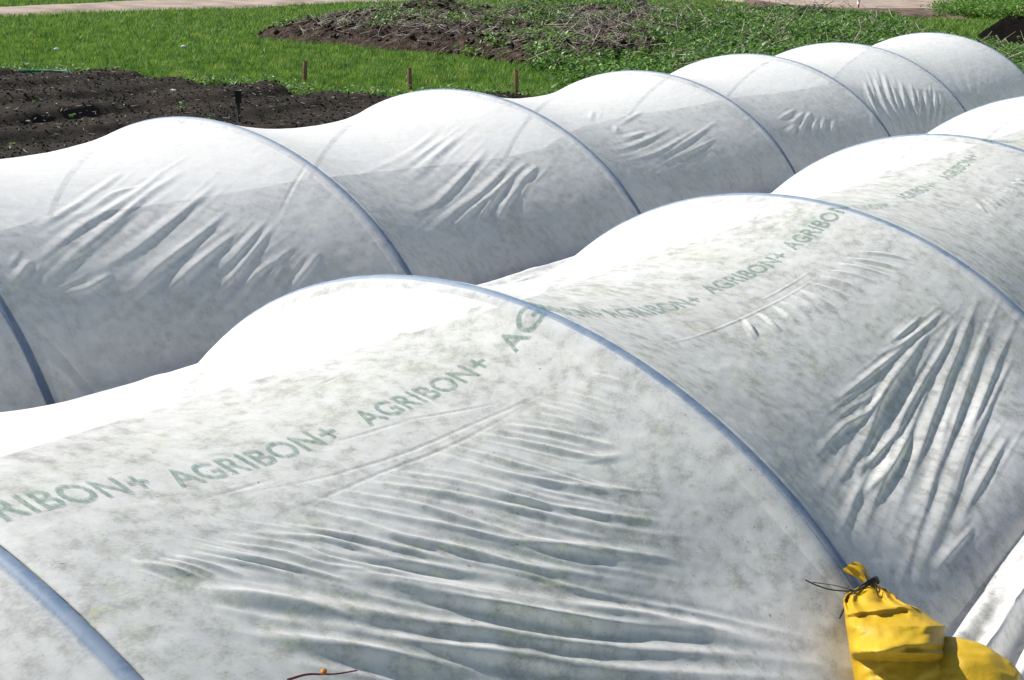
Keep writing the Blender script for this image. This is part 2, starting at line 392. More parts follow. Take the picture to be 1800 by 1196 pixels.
M['bare']=simple('bare_earth',[(.3,(.04,.03,.022)),(.5,(.10,.07,.052)),(.7,(.19,.135,.10))],.95,2.4,bump=(20.,.8,.04),spec=.1)
M['wood']=simple('stake_wood',[(.3,(.13,.07,.035)),(.7,(.24,.14,.07))],.8,30.,bump=(60.,.4,.004))
M['black']=simple('black_plastic',(.018,.018,.02),.5)
M['mound_mat']=simple('mound_black',[(.3,(.003,.003,.003)),(.7,(.007,.006,.005))],1.,6.,bump=(5.,.8,.05),spec=.02)  # near-black matt colour over the whole mound
M['hose']=simple('hose_rubber',(.03,.16,.11),.4)
M['bark']=simple('bark',[(.3,(.015,.012,.010)),(.7,(.05,.04,.032))],.9,12.,bump=(25.,1.,.03))
M['tree_leaf']=simple('tree_leaf',[(.3,(.03,.07,.015)),(.7,(.08,.15,.03))],.6,1.5,translucent=.35)
M['red']=simple('red_paint',(.42,.05,.05),.5)
M['white']=simple('white_paint',(.75,.74,.72),.5)
M['twig']=simple('twig_bark',[(.3,(.07,.015,.02)),(.7,(.14,.04,.035))],.6,60.)
M['petal']=simple('dry_leaf',[(.3,(.30,.11,.02)),(.7,(.50,.22,.05))],.6,40.,translucent=.3)
M['litter']=simple('pale_litter',[(.3,(.45,.42,.38)),(.7,(.75,.72,.68))],.8,20.)
def bag_mat():
    s=NT('yellow_sack'); v=s.coord(); n=s.noise(v,9.,4,.6); w=s.n('ShaderNodeTexWave',wave_type='BANDS',inp={'Scale':130.,'Distortion':1.5}); s.l(s.coord(),w.inputs['Vector'])
    col=s.mix(s.ramp(n,[(.35,0.),(.7,1.)]),(.40,.24,.007),(.50,.33,.014))
    p=s.n('ShaderNodeBsdfPrincipled'); s.l(col,p.inputs['Base Color']); p.inputs['Roughness'].default_value=.5; p.inputs['Specular IOR Level'].default_value=.35
    s.l(s.bump(s.math('ADD',s.noise(v,45.,4,.6),s.math('MULTIPLY',w.outputs['Fac'],.15)),.5,.004),p.inputs['Normal'])
    t=s.n('ShaderNodeBsdfTranslucent',inp={'Color':(.50,.24,.01,1)})
    return s.fin(s.shmix(.13,p.outputs[0],t.outputs[0]))
M['bag']=bag_mat()
# ---------------------------------------------------------------- tunnels
def catmull(P,n):
    P=np.asarray(P,float)
    if len(P)==2: return P[0]+(P[1]-P[0])*np.linspace(0,1,n)[:,None]
    Q=np.vstack([2*P[0]-P[1],P,2*P[-1]-P[-2]]); out=[]
    for t in np.linspace(0,len(P)-1-1e-9,n):
        i=int(t);f=t-i;a,b,c,d=Q[i:i+4]
        out.append(.5*((2*b)+(-a+c)*f+(2*a-5*b+4*c-d)*f*f+(-a+3*b-3*c+d)*f**3))
    return np.array(out)
KS=1.10*SC                     # metres per radian of arc, about
def displacement(row,v,s):
    """outward height (metres) of folds over the grid v (n), s (m)"""
    n,m=len(v),len(s); D=np.zeros((n,m))
    X=v*SC; Y=s*KS
    wl=list(WRINKLES); rs=np.random.default_rng(5)
    for wr in WRINKLES:               # slighter pleats beside the main ones
        if wr[2]<.008: continue
        for sg in (-1,1):
            Q=np.array(wr[4:]).reshape(-1,2)*[SC,KS]; t=Q[-1]-Q[0]; L=np.linalg.norm(t); t/=L; nrm=np.array([-t[1],t[0]])
            Q=Q+nrm*sg*wr[2]*rs.uniform(1.5,2.6)+t*L*rs.uniform(-.25,.3)+nrm*np.linspace(0,1,len(Q))[:,None]*wr[2]*rs.uniform(-.6,.6)
            Q=Q/[SC,KS]; wl.append([wr[0],wr[1],wr[2]*rs.uniform(.4,.7),wr[3]*rs.uniform(.12,.32)]+Q.ravel().tolist())
    for k,wr in enumerate(wl):
        if wr[0]!=row: continue
        w,a=wr[2],wr[3]*WR_AMP; P=np.array(wr[4:]).reshape(-1,2)*[SC,KS]; L0=np.linalg.norm(np.diff(P,axis=0),axis=1).sum(); P=np.vstack([P[0]+(P[0]-P[1])/np.linalg.norm(P[0]-P[1])*L0*.12,P,P[-1]+(P[-1]-P[-2])/np.linalg.norm(P[-1]-P[-2])*L0*.12]); P=catmull(P,16)
        L=np.concatenate([[0],np.cumsum(np.linalg.norm(np.diff(P,axis=0),axis=1))]); Lt=L[-1]
        pad=3.2*w
        i0,i1=np.searchsorted(X,[P[:,0].min()-pad,P[:,0].max()+pad]); j0,j1=np.searchsorted(Y,[P[:,1].min()-pad,P[:,1].max()+pad])
        if i1<=i0 or j1<=j0: continue
        x=X[i0:i1][:,None]; y=Y[j0:j1][None]
        best=np.full((i1-i0,j1-j0),1e9); tt=np.zeros_like(best); sd=np.zeros_like(best)
        for q in range(len(P)-1):
            A=P[q]; B=P[q+1]-A; l2=B@B+1e-12
            u=((x-A[0])*B[0]+(y-A[1])*B[1])/l2
            if q>0: u=np.maximum(u,0)
            if q<len(P)-2: u=np.minimum(u,1)
            dx=x-A[0]-u*B[0]; dy=y-A[1]-u*B[1]; d=dx*dx+dy*dy
            b=d<best; best=np.where(b,d,best); tt=np.where(b,(L[q]+u*math.sqrt(l2))/Lt,tt); sd=np.where(b,np.sign(dx*B[1]-dy*B[0]),sd)
        d=np.sqrt(best)/(.85*w*(.75+.5*np.clip(tt,0,1))); e=np.clip(tt*1.0,0,1); env=np.clip(np.sin(math.pi*np.clip((tt+.02)/1.04,0,1)**.85),0,1)**1.15
        sk=d*(1-.25*sd)
        D[i0:i1,j0:j1]+=a*env*(np.exp(-np.abs(sk)**1.45)-.22*np.exp(-((d-1.9)/.9)**2))
    V,S=np.meshgrid(X,Y,indexing='ij')
    r=13 if row=='F' else 41
    D+=.0035*fbm(V*3.2,S*3.2,4,r)+.0012*fbm(V*14,S*22,3,r+5)
    # faint stretched wrinkles, running up the sheet
    D+=.0016*fbm(V*26+S*6,S*4.,3,r+9)*np.clip(fbm(V*1.7,S*1.7,2,r+12)*2.2,0,1)
    h=HOOPS[row][:,0]*SC                     # tiny gathers beside every hoop
    dist=np.min(np.abs(V[...,None]-h),axis=-1) if V.size<3e6 else None
    rp=.0195; D*=np.clip(dist/.05,0,1)**.7          # the sheet wraps round the upper half of each pipe, then falls away
    dd=np.minimum(dist,.86*rp); D-=(rp-np.sqrt(rp*rp-dd*dd))*np.exp(-np.clip(dist-.86*rp,0,None)/.035)
    D-=.006*np.clip(1-dist/.12,0,1)**2*(dist>.014)*0
    return D,dist
def vgrid(row,dens):
    h=HOOPS[row][:,0]; out=[]
    for i in range(len(h)-1):
        t=np.linspace(0,1,dens[i],endpoint=False); t=t-.72*np.sin(2*math.pi*t)/(2*math.pi); out.append(h[i]+(h[i+1]-h[i])*t)
    return np.concatenate(out+[[h[-1]]])
FG=[]
def build_cover(row,dens,smax,near_n,far_n,skirt_w,parent,mat,end):
    v=vgrid(row,dens); s0=math.asin(Z0); sn,sf=(S0N,S0B) if row=='B' else (s0,s0); low=(math.sin(sn)-Z0)*SC; lowf=(math.sin(sf)-Z0)*SC
    s=np.concatenate([np.linspace(sn,smax,near_n,endpoint=False),np.linspace(smax,math.pi-sf,far_n)])
    D,dist=displacement(row,v,s)
    if row=='F': FG[:]=[v,s,D]
    fade=np.clip((s-sn)/.06,0,1)*np.clip((math.pi-sf-s)/.06,0,1)
    V,S=np.meshgrid(v,s,indexing='ij')
    P=W3(surface(row,V,S,D*fade/SC)); P[...,2]=np.maximum(P[...,2],low+.004)
    def skirt(edge,sign,w,n,seed,amp,low):
        q=np.linspace(0,1,n+1)[1:]; Vx,Q=np.meshgrid(v*SC,q,indexing='ij')
        d=PV*sign
        X=P[:,edge][:,None,:]+d*(Q*w)[...,None]
        lane=Q*w
        f=1-np.abs(np.sin(lane*30+1.9*fbm(Vx*.8,lane*2,3,seed)+.9*Vx))
        hgt=amp*(f**.9)*np.clip((lane-.01)/.06,0,1)*(.65+.5*vnoise(Vx*1.5,lane*6,seed+3))
        hgt+=amp*.9*np.clip((lane-.02)/.12,0,1)*(.6+.4*vnoise(Vx*.9,lane*3,seed+6))+.010*fbm(Vx*6,lane*30,3,seed+4)
        hgt*=np.clip((1-Q)/.08,0,1)
        X[...,2]=low+.006+np.maximum(hgt,0)
        return X
    A=skirt(0,1,skirt_w[0],skirt_w[2],5,.085 if row=='F' else .02,low)[:,::-1]
    B=skirt(-1,-1,skirt_w[1],skirt_w[3],9,.012,lowf)
    P=np.concatenate([A,P,B],1); n,m=P.shape[:2]
    # closed far end: the sheet gathers down to the ground behind the last hoop
    ns=24; c=P[-1].mean(0); c[2]=low; tip=c+DV*.75; ext=[]
    for k in range(1,ns+1):
        t=k/ns; sh=(1-t)**.75; g=P[-1].copy(); a=np.linspace(0,1,m)
        cen=c+DV*.75*t
        g=cen+(g-c)*np.array([1,1,0])*(.12+.88*(1-t))+np.array([0,0,1])*((P[-1][:,2]-low)*sh)[:,None]
        g+=DV*(.02*t*np.sin(a*70))[:,None]; g[:,2]+=.01*t*np.sin(a*90)**2; ext.append(g)
    P=np.concatenate([P,np.array(ext)],0); n=P.shape[0]
    cl=np.zeros((n,m)); cl[:len(v),A.shape[1]:A.shape[1]+len(s)]=np.exp(-(dist/.0175)**8)
    o=new_mesh('cover',P.reshape(-1,3),grid_faces(n,m)[:,::-1],mat,None,True)
    at_=o.data.attributes.new('cling','FLOAT','POINT'); at_.data.foreach_set('value',cl.ravel().astype(np.float32)); return under(o,parent)
def build_hoop(row,v0,parent):
    s0=math.asin(Z0)-.06; s0=S0N-.04 if row=='B' else s0; s=np.linspace(s0,math.pi-s0,90)
    r=.0190; X=W3(surface(row,np.full(90,v0),s,np.full(90,-(r+.0008)/SC),0.))
    V,F=tube(X,r,14); o=new_mesh('hoop',V,F,M['pipe'],None,True); return under(o,parent)
tunnels={}
for row,label,dens,smax,nn,fn,sk,mat in (
    ('F','low row cover tunnel in front, printed with green lettering, yellow sandbag at its foot',[30,260,520,480,300,200,70,50,30],1.95,470,70,(.62,.30,90,20),M['cover_f']),
    ('B','plain white row cover tunnel behind the printed one, next to the dark soil bed',[30,200,400,330,280,220,200,170],2.1,380,50,(.07,.16,12,8),M['cover_b'])):
    c=W3(DV*HOOPS[row][3,0]+PV*OFF[row]); root=empty('low_tunnel',(c[0],c[1],0)); tag(root,label,'row cover tunnel','parallel low tunnels of white row cover')
    tunnels[row]=root
    cov=build_cover(row,dens,smax,nn,fn,sk,root,mat,None); tunnels[row+'cover']=cov
    for h in HOOPS[row][:,0]: build_hoop(row,h,root)
# printed words, laid on the sheet just above its surface
def word_mesh():
    cu=bpy.data.curves.new('lettering','FONT'); cu.body='AGRIBON+'; cu.size=1.; cu.offset=.018; cu.resolution_u=6; cu.space_character=1.04
    o=bpy.data.objects.new('tmp',cu); COL.objects.link(o); dg=bpy.context.evaluated_depsgraph_get(); dg.update()
    me=bpy.data.meshes.new_from_object(o.evaluated_get(dg)); bpy.data.objects.remove(o)
    bm=bmesh.new(); bm.from_mesh(me); bpy.data.meshes.remove(me)
    xs=[v.co.x for v in bm.verts]; L=max(xs)
    for k in np.arange(.1,L,.1): bmesh.ops.bisect_plane(bm,geom=bm.verts[:]+bm.edges[:]+bm.faces[:],plane_co=(k,0,0),plane_no=(1,0,0))
    for k in np.arange(.1,.8,.1): bmesh.ops.bisect_plane(bm,geom=bm.verts[:]+bm.edges[:]+bm.faces[:],plane_co=(0,k,0),plane_no=(0,1,0))
    bmesh.ops.triangulate(bm,faces=bm.faces[:])
    co=np.array([v.co[:] for v in bm.verts]); bm.verts.index_update(); f=np.array([[v.index for v in q.verts] for q in bm.faces]); bm.free()
    co[:,0]/=L; co[:,1]/=.70; return co,f
WM=word_mesh()
WORDS=[(.28,.335,1.40),(.640,.338,1.412),(1.011,.340,1.405),(1.410,.340,1.403),(1.800,.335,1.393),
       (2.151,.42,1.395),(2.64,.42,1.415),(3.105,.37,1.425),(3.53,.33,1.43),(4.02,.34,1.445),(4.45,.34,1.44),(4.93,.36,1.44),(5.4,.36,1.44),(5.85,.36,1.44)]
def build_word(v0,ln,s0):
    co,f=WM; v=v0+co[:,0]*ln; s=s0+co[:,1]*.070/KS
    ds=np.zeros(len(v)); 
    i=np.clip(np.searchsorted(FG[0],v),1,len(FG[0])-1); j=np.clip(np.searchsorted(FG[1],s),1,len(FG[1])-1)
    g=surface('F',v,s,(FG[2][i,j]+.0022)/SC); X=W3(g)
    o=new_mesh('lettering',X,f,M['ink'],None,True); o.parent=tunnels['Fcover']; return o
for w in WORDS: build_word(*w)
# ---------------------------------------------------------------- sandbag
def build_bag():
    dep=2.74; root=empty('sandbag',tuple(ground(1600,1190)*[1,1,0])); tag(root,'yellow sandbag tied shut with black cord, holding down the cover at a hoop foot','sandbag')
    rows=[(1020,1514,1540,2.84,.30),(1028,1513,1543,2.835,.30),(1036,1500,1560,2.825,.35),(1046,1486,1572,2.815,.45),(1056,1481,1580,2.81,.5),(1064,1482,1592,2.80,.55),(1072,1484,1615,2.79,.55),(1082,1485,1630,2.775,.55),(1092,1486,1645,2.765,.55),(1101,1487,1663,2.755,.55),(1112,1489,1661,2.75,.55),
      (1126,1491,1660,2.745,.55),(1142,1493,1664,2.74,.55),(1158,1495,1672,2.735,.55),(1178,1499,1682,2.73,.6),(1200,1503,1688,2.725,.65),(1230,1512,1692,2.725,.65),(1262,1526,1690,2.73,.6),(1290,1550,1670,2.735,.55)]
    R=np.array(rows,float); t=np.linspace(0,len(R)-1,120); Rr=np.stack([np.interp(t,np.arange(len(R)),R[:,k]) for k in range(5)],1)
    k=96; a=np.arange(k)*2*math.pi/k; V=[]
    c,s=math.cos(PITCH),math.sin(PITCH); fwd=np.array([0,c,-s])
    for j,(y,l,r,d,th) in enumerate(Rr):
        cx=(l+r)/2; hw=(r-l)/2
        for q in a:
            ca,sa=math.cos(q),math.sin(q)
            xx=cx+hw*np.sign(ca)*abs(ca)**.8; hd=hw/F_PX*d*th*2
            dd=d+hd*.5*np.sign(sa)*abs(sa)**.9*1.6
            u=(xx-1490)/200
            # gathers below the tie, a shoulder fold and a deep crease lower down
            near=math.exp(-((y-1052)/26)**2)
            dd+=(-.010*near*math.sin(q*11+1.3*math.sin(q*2)))*(1 if y>1026 else 0)
            rid=math.exp(-((y-(1077-10*math.sin(u*3)))/7)**2)
            cre=math.exp(-((y-(1161-26*u+4*math.sin(u*9)))/6)**2)
            if sa<0: dd+=-.022*rid+.020*cre*min(1,max(0,(u-.25)*5))-.010*math.exp(-((y-(1146-20*u))/12)**2)
            if sa<0: dd+=-.075*max(0,min(1,(y-1085)/60))*(1 if y<1148 else max(0,1-(y-1148)/12))*-sa
            dd+=.0045*(1-abs(float(vnoise(np.array(xx*.028+y*.01),np.array(y*.03),5)))*2)+.004*(1-abs(float(vnoise(np.array(xx*.07),np.array(y*.05+xx*.03),6)))*2)
            V.append(at(xx,y+4*math.sin(u*8)*near,dd))
    V=np.array(V); 
    o=under(new_mesh('sack',V,[grid_faces(120,k,True),np.array([[119*k+q for q in range(k)]])],M['bag'],None,True),root)
    # the heavy end of the sack slumps out to the right
    n=60; kk=64; V=[]
    cen=at(1688,1212,2.72)
    ex=at(1789,1222,2.72)-cen; up=at(1700,1128,2.72)-cen; dp=fwd*.11
    for i in range(n):
        p=math.pi*i/(n-1)
        for q in range(kk):
            z=2*math.pi*q/kk
            x=math.sin(p)*math.cos(z); y=math.cos(p); w=math.sin(p)*math.sin(z)
            f=lambda g:np.sign(g)*abs(g)**.85
            rr=1.03+.03*math.sin(5*x+3*y)-.07*abs(float(vnoise(np.array(x*2.2+5),np.array(y*2.6+w*1.5+5),8)))-.035*abs(float(vnoise(np.array(x*6+9),np.array(y*3+w*3+5),9)))
            V.append(cen+(ex*f(x)+up*f(y)+dp*f(w))*rr)
    under(new_mesh('sack_end',np.array(V),grid_faces(n,kk,True),M['bag'],None,True),root)
    # neck tuft above the tie: a flared frill of cloth
    prof=[(1528,1027,11,2.835),(1520,1016,12,2.84),(1511,1007,17,2.845),(1501,999,19,2.85),(1491,994,15,2.853)]
    T=np.linspace(0,4,16); V=[]
    for t_ in T:
        x,y,w,d=[np.interp(t_,range(5),[p[i] for p in prof]) for i in range(4)]
        for q in range(48):
            z=2*math.pi*q/48; ruf=1+.28*(t_/4)*math.sin(z*5+t_)
            ox=w*math.cos(z)*ruf*.72; oy=w*math.cos(z)*ruf*-.68
            V.append(at(x-oy*.9*0+ox*.75,y+ox*.55*-1+0,d+.016*math.sin(z)*ruf))
    under(new_mesh('neck_frill',np.array(V),grid_faces(16,48,True),M['bag'],None,True),root)
    # cord: loops round the neck and loose ends
    parts=[]
    for e in range(3):
        z=np.linspace(0,2*math.pi,40); P=[at(1526+16*math.cos(q)+e*1.5,1028-9*math.cos(q)+4*math.sin(q)+e*3-3,2.835+.022*math.sin(q)) for q in z]
        parts.append(tube(P,.0028,8))
    def cord(pts,r): parts.append(tube(catmull([at(*p) for p in pts],24),r,8))
    cord([(1520,1030,2.805),(1498,1039,2.80),(1462,1037,2.80),(1435,1029,2.80),(1416,1020,2.80)],.0016)
    cord([(1502,1039,2.80),(1470,1030,2.79),(1445,1026,2.80),(1428,1024,2.80)],.0010)
    cord([(1516,1033,2.80),(1502,1042,2.79),(1489,1060,2.79),(1475,1088,2.79)],.0022)
    cord([(1538,1026,2.80),(1543,1045,2.79),(1546,1062,2.78),(1556,1070,2.77)],.0018)
    cord([(1525,1020,2.81),(1519,1008,2.82),(1516,1002,2.83)],.0018)
    v,f=merge(parts); under(new_mesh('tie_cord',v,f,M['black'],None,True),root)
build_bag()
# twig lying on the cover at the bottom of the picture
def build_twig():
    root=empty('dead_twig',tuple(at(560,1192,1.95)))
    tag(root,'small dark red twig with an orange bud lying on the front cover','twig')
    def P(x,y):
        # nearest point of the cover under that spot
        V,S=np.meshgrid(np.linspace(.7,1.5,200),np.linspace(.55,1.5,260),indexing='ij'); G=surface('F',V,S); pr=cam_proj(G)
        k=np.unravel_index(np.argmin(((pr-[x,y])**2).sum(-1)),V.shape); return W3(surface('F',V[k],S[k],.016))
    p=[P(500,1212),P(530,1202),P(556,1199),P(585,1197),P(620,1192)]
    under(new_mesh('stem',*tube(catmull(p,20),np.linspace(.0022,.0012,20),8),M['twig'],None,True),root)
    c=P(560,1198); V=[];n=10
    for i in range(n):
        a=math.pi*i/(n-1)
        for q in range(12): z=2*math.pi*q/12; V.append(c+np.array([.0055*math.sin(a)*math.cos(z),.008*math.sin(a)*math.sin(z),.0045*math.cos(a)+.003]))
    under(new_mesh('bud',np.array(V),grid_faces(n,12,True),M['petal'],None,True),root)
build_twig()
# ---------------------------------------------------------------- ground
def tagk(o,k='structure'): o['kind']=k; return o
R0=500
gxs=[-R0,-13.2,-12.8,10.4,10.8,R0]; gys=[-R0,-1.6,-1.2,11.2,11.6,R0]
tagk(new_mesh('ground',np.array([[x,y,-.45 if i in(2,3) and j in(2,3) else -.03] for i,x in enumerate(gxs) for j,y in enumerate(gys)]),grid_faces(6,6),M['grass_ground']))
EDGE=np.array([ground(*p)[:2] for p in [(-700,105),(-300,112),(0,128),(130,127),(250,130),(350,146),(420,149),(480,151),(550,166),(620,173),(700,171),(800,166),(900,171),(1000,176)]])
EDGE=np.vstack([EDGE,[[3,11.9],[6,12.2],[9.6,12.9],[20,13]]])
EDGE=EDGE[np.argsort(EDGE[:,0])]
def edge_y(x): return np.interp(x,EDGE[:,0],EDGE[:,1])+.12*fbm(x*2.3,x*0+3.1,4,77)
gx=np.arange(-14,12,.04); gy=np.arange(-2,17.5,.04); X,Y=np.meshgrid(gx,gy,indexing='ij')
u=X*PV[0]+Y*PV[1]; vv=X*DV[0]+Y*DV[1]
ins=np.clip((edge_y(X)-Y)/.25,0,1); rim=np.exp(-((edge_y(X)-Y-.1)/.16)**2)
nearT=np.clip((-7.2-u)/.5,0,1)
fur=np.sin((u+9.55)*2*math.pi/1.08-.9+.8*fbm(vv*.45,u*.6,3,3))
H=.03+nearT*((.046+.025*fbm(vv*.6,u*.8,2,8))*np.tanh(fur*2.6)+.035*fbm(X*1.6,Y*1.6,3,21))+(.006+.016*nearT)*fbm(X*9,Y*9,3,22)
Hg=H*ins-.08*(1-ins)
Hg=np.where(nearT>0,Hg,np.minimum(Hg,.003))
Hg=Hg-(.245+.125*np.clip((u+4.3)/.3,0,1))*np.clip((u+7.05)/.35,0,1)*np.clip((-3.50-u)/.1,0,1)*np.clip((vv+2.4)/.5,0,1)*np.clip((16.4-vv)/.5,0,1)
tagk(new_mesh('soil_bed',np.stack([X,Y,Hg],-1).reshape(-1,3),grid_faces(len(gx),len(gy)),M['soil'],None,True))
# a scatter routine for blades, leaves and sticks
def quads(c,ax,ay,fold=0.):
    """centres c (n,3), half axes ax, ay (n,3): one leaf each, as two triangles bent on the midrib"""
    n=len(c); nn=np.cross(ax,ay); nn/=np.linalg.norm(nn,axis=1)[:,None]+1e-9
    w=np.linalg.norm(ax,axis=1)[:,None]*fold
    V=np.stack([c-ay,c+ax*1.0+nn*w,c+ay,c-ax*1.0+nn*w],1).reshape(-1,3); i=np.arange(n)[:,None]*4
    return V,np.concatenate([i+np.array([[0,1,2]]),i+np.array([[0,2,3]])])
def randdir(n):
    a=rng.uniform(0,2*math.pi,n); return np.stack([np.cos(a),np.sin(a),0*a],1)
def inside(P,poly):
    x,y=P[:,0],P[:,1]; r=np.zeros(len(P),bool); n=len(poly)
    for i in range(n):
        (x1,y1),(x2,y2)=poly[i],poly[(i+1)%n]
        c=((y1>y)!=(y2>y))&(x<(x2-x1)*(y-y1)/(y2-y1+1e-12)+x1); r^=c
    return r
def pxpoly(l): return np.array([ground(*p)[:2] for p in l])
HEAP=pxpoly([(455,64),(520,52),(600,40),(680,28),(740,20),(800,18),(900,20),(1010,22),(1110,22),(1190,36),(1240,60),(1180,84),(1120,100),(1020,112),(940,114),(860,104),(760,90),(640,80),(560,74)])
WEEDS=pxpoly([(880,30),(1000,24),(1130,24),(1300,26),(1420,26),(1560,38),(1600,60),(1640,76),(1715,88),(1800,96),(1960,110),(1960,250),(1100,250),(960,128),(930,112),(1000,85)])
ROADL=pxpoly([(-500,18),(0,13),(150,6),(300,-3),(620,-16),(1400,-30),(1400,-12),(880,-6),(600,3),(420,12),(150,19),(0,26),(-500,40)])
ROADR=pxpoly([(1180,-22),(1240,-3),(1330,5),(1400,13),(1500,17),(1620,17),(1700,10),(1800,7),(2200,5),(2200,-30),(1180,-30)])
BARE=pxpoly([(1300,0),(1345,4),(1400,12),(1500,17),(1620,16),(1680,22),(1700,33),(1620,29),(1500,30),(1400,26),(1340,17)])
PLOT=pxpoly([(1640,18),(1700,9),(1760,7),(1900,9),(1900,34),(1720,33),(1650,30)])
def sheet(name,poly,z,mat,cell,amp,seed,kind='structure',edge=.25):
    lo=poly.min(0)-.5; hi=poly.max(0)+.5; hi=np.minimum(hi,[60,90]); lo=np.maximum(lo,[-60,-10])
    gx=np.arange(lo[0],hi[0],cell); gy=np.arange(lo[1],hi[1],cell); X,Y=np.meshgrid(gx,gy,indexing='ij')
    Xw=X+edge*fbm(X*1.3,Y*1.3,3,seed); Yw=Y+edge*fbm(X*1.3+9,Y*1.3,3,seed+1)
    m=inside(np.stack([Xw.ravel(),Yw.ravel()],1),poly).reshape(X.shape)
    mf=m.astype(float)
    for _ in range(3): mf=(mf+np.roll(mf,1,0)+np.roll(mf,-1,0)+np.roll(mf,1,1)+np.roll(mf,-1,1))/5
    Z=(z+amp*(.6+.7*fbm(X*.8,Y*.8,4,seed+2)))*mf-.06*(1-mf)
    f=grid_faces(len(gx),len(gy)); keep=mf.ravel()[f].max(1)>0; f=f[keep]
    used,inv=np.unique(f,return_inverse=True); V=np.stack([X,Y,Z],-1).reshape(-1,3)[used]
    o=new_mesh(name,V,inv.reshape(f.shape),mat,None,True); o['kind']=kind; return o
sheet('dirt_road',ROADL,.012,M['road'],.15,.02,31); sheet('dirt_track',ROADR,.012,M['road'],.2,.02,33); sheet('bare_earth',BARE,.03,M['bare'],.1,.03,35)
def heap_h(x,y): 
    c=ground(770,36)[:2]; d=((x-c[0])**2+(y-c[1])**2)
    return .03+.20*np.clip(.5+.9*fbm(x*.8,y*.8,4,51),0,1)+.30*np.exp(-d/.35)
lo=HEAP.min(0)-.4; hi=HEAP.max(0)+.4; gx=np.arange(lo[0],hi[0],.07); gy=np.arange(lo[1],hi[1],.07); X,Y=np.meshgrid(gx,gy,indexing='ij')
m=inside(np.stack([(X+.35*fbm(X*1.1,Y*1.1,3,55)).ravel(),(Y+.35*fbm(X*1.1,Y*1.1,3,56)).ravel()],1),HEAP).reshape(X.shape).astype(float)
for _ in range(14): m=(m+np.roll(m,1,0)+np.roll(m,-1,0)+np.roll(m,1,1)+np.roll(m,-1,1))/5
Zh=(heap_h(X,Y)+.10*fbm(X*4,Y*4,4,58))*m-.12*(1-m)
hp=new_mesh('compost_heap',np.stack([X,Y,Zh],-1).reshape(-1,3),grid_faces(len(gx),len(gy)),M['heap'],None,True); tag(hp,'long low heap of brown compost and rotting stalks on the lawn','compost heap')
def heap_at(P):
    i=np.clip(((P[:,0]-lo[0])/.07).astype(int),0,len(gx)-1); j=np.clip(((P[:,1]-lo[1])/.07).astype(int),0,len(gy)-1)
    return np.where((P[:,0]>lo[0])&(P[:,0]<hi[0])&(P[:,1]>lo[1])&(P[:,1]<hi[1]),np.maximum(Zh[i,j],0),0)
def scatter_poly(poly,n):
    l=poly.min(0); h=poly.max(0); out=np.zeros((0,2))
    while len(out)<n:
        p=rng.uniform(l,h,(n*2,2)); out=np.concatenate([out,p[inside(p,poly)]])
    return out[:n]
# grass: blades over the lawn, thicker near the camera
def offT(P):
    return (P@PV[:2]>-7.3)&(P@PV[:2]<1.2)&(P@DV[:2]<16.6)
def px_scatter(n,y0,y1):
    """random lawn points, spread evenly over the picture so that the near turf is dense"""
    px=rng.uniform(-500,2300,n); py=y0+(y1-y0)*rng.uniform(0,1,n)
    a=(px-900)/F_PX; b=-(py-598)/F_PX; cr,sr=math.cos(ROLL),math.sin(ROLL); x=a*cr-b*sr; up=a*sr+b*cr
    c,s=math.cos(PITCH),math.sin(PITCH); dy=c+up*s; dz=-s+up*c; t=-CAMZ/dz
    return np.stack([x*t,dy*t],1)
G=px_scatter(330000,-20,185)
G=G[(G[:,1]>edge_y(G[:,0])+.02)&(G[:,1]<48)]; G=G[~offT(G)]
for poly in (ROADL,ROADR,BARE): G=G[~inside(G+rng.normal(0,.12,G.shape),poly)]
hm=inside(G,HEAP); G=G[~hm|(rng.uniform(0,1,len(G))<.03)]
n=len(G); dist=np.linalg.norm(G,axis=1)
clump=np.clip(.55+.9*fbm(G[:,0]*1.5,G[:,1]*1.5,3,61),.15,1.4)
hh=(.014+.028*clump)*rng.uniform(.5,1.3,n)*(1+dist*.012); ww=.0045*(dist/14)*rng.uniform(.7,1.6,n)
d=randdir(n); lean=randdir(n)*(hh*rng.uniform(.4,1.6,n))[:,None]
zz=heap_at(G); b=np.stack([G[:,0],G[:,1],zz-.03],1)
V=np.stack([b-d*ww[:,None],b+d*ww[:,None],b+lean+np.stack([0*hh,0*hh,hh+.03],1)],1).reshape(-1,3)
tag(new_mesh('lawn_grass',V,np.arange(3*n).reshape(-1,3),M['blade']),kind='stuff')
# weeds: leafy clumps
def leaf_clumps(name,centres,zs,per,size,spread,height,mat,kind='stuff'):
    n=len(centres); k=n*per
    c=np.repeat(np.column_stack([centres,zs]),per,0); sc=np.repeat(rng.uniform(.6,1.5,n),per)
    r=spread*sc*rng.uniform(0,1,k)**.6; dd=randdir(k); h=height*sc*rng.uniform(.1,1,k)*(1-.5*(r/(spread*sc))**2)
    p=c+dd*r[:,None]; p[:,2]+=h
    ax=randdir(k); ax[:,2]=rng.normal(0,.35,k); nrm=rng.normal(0,.55,(k,3)); nrm[:,2]=1; ay=np.cross(nrm,ax); ay/=np.linalg.norm(ay,axis=1)[:,None]; ax/=np.linalg.norm(ax,axis=1)[:,None]
    s=size*rng.uniform(.5,1.4,k)
    V,F=quads(p,ax*(s*.5)[:,None],ay*s[:,None],.4)
    o=new_mesh(name,V,F,mat); o['kind']=kind; return o
Wd=scatter_poly(WEEDS,5200); Wd=Wd[(Wd[:,1]>edge_y(Wd[:,0])+.05)&(Wd[:,1]<40)]; Wd=Wd[~offT(Wd)]
inH=inside(Wd,HEAP); den=fbm(Wd[:,0]*.6,Wd[:,1]*.6,3,71); Wd=Wd[(~inH&(den>-.35))|(inH&(den>.15))]
leaf_clumps('weeds',Wd,heap_at(Wd),20,.034,.20,.24,M['weed'])
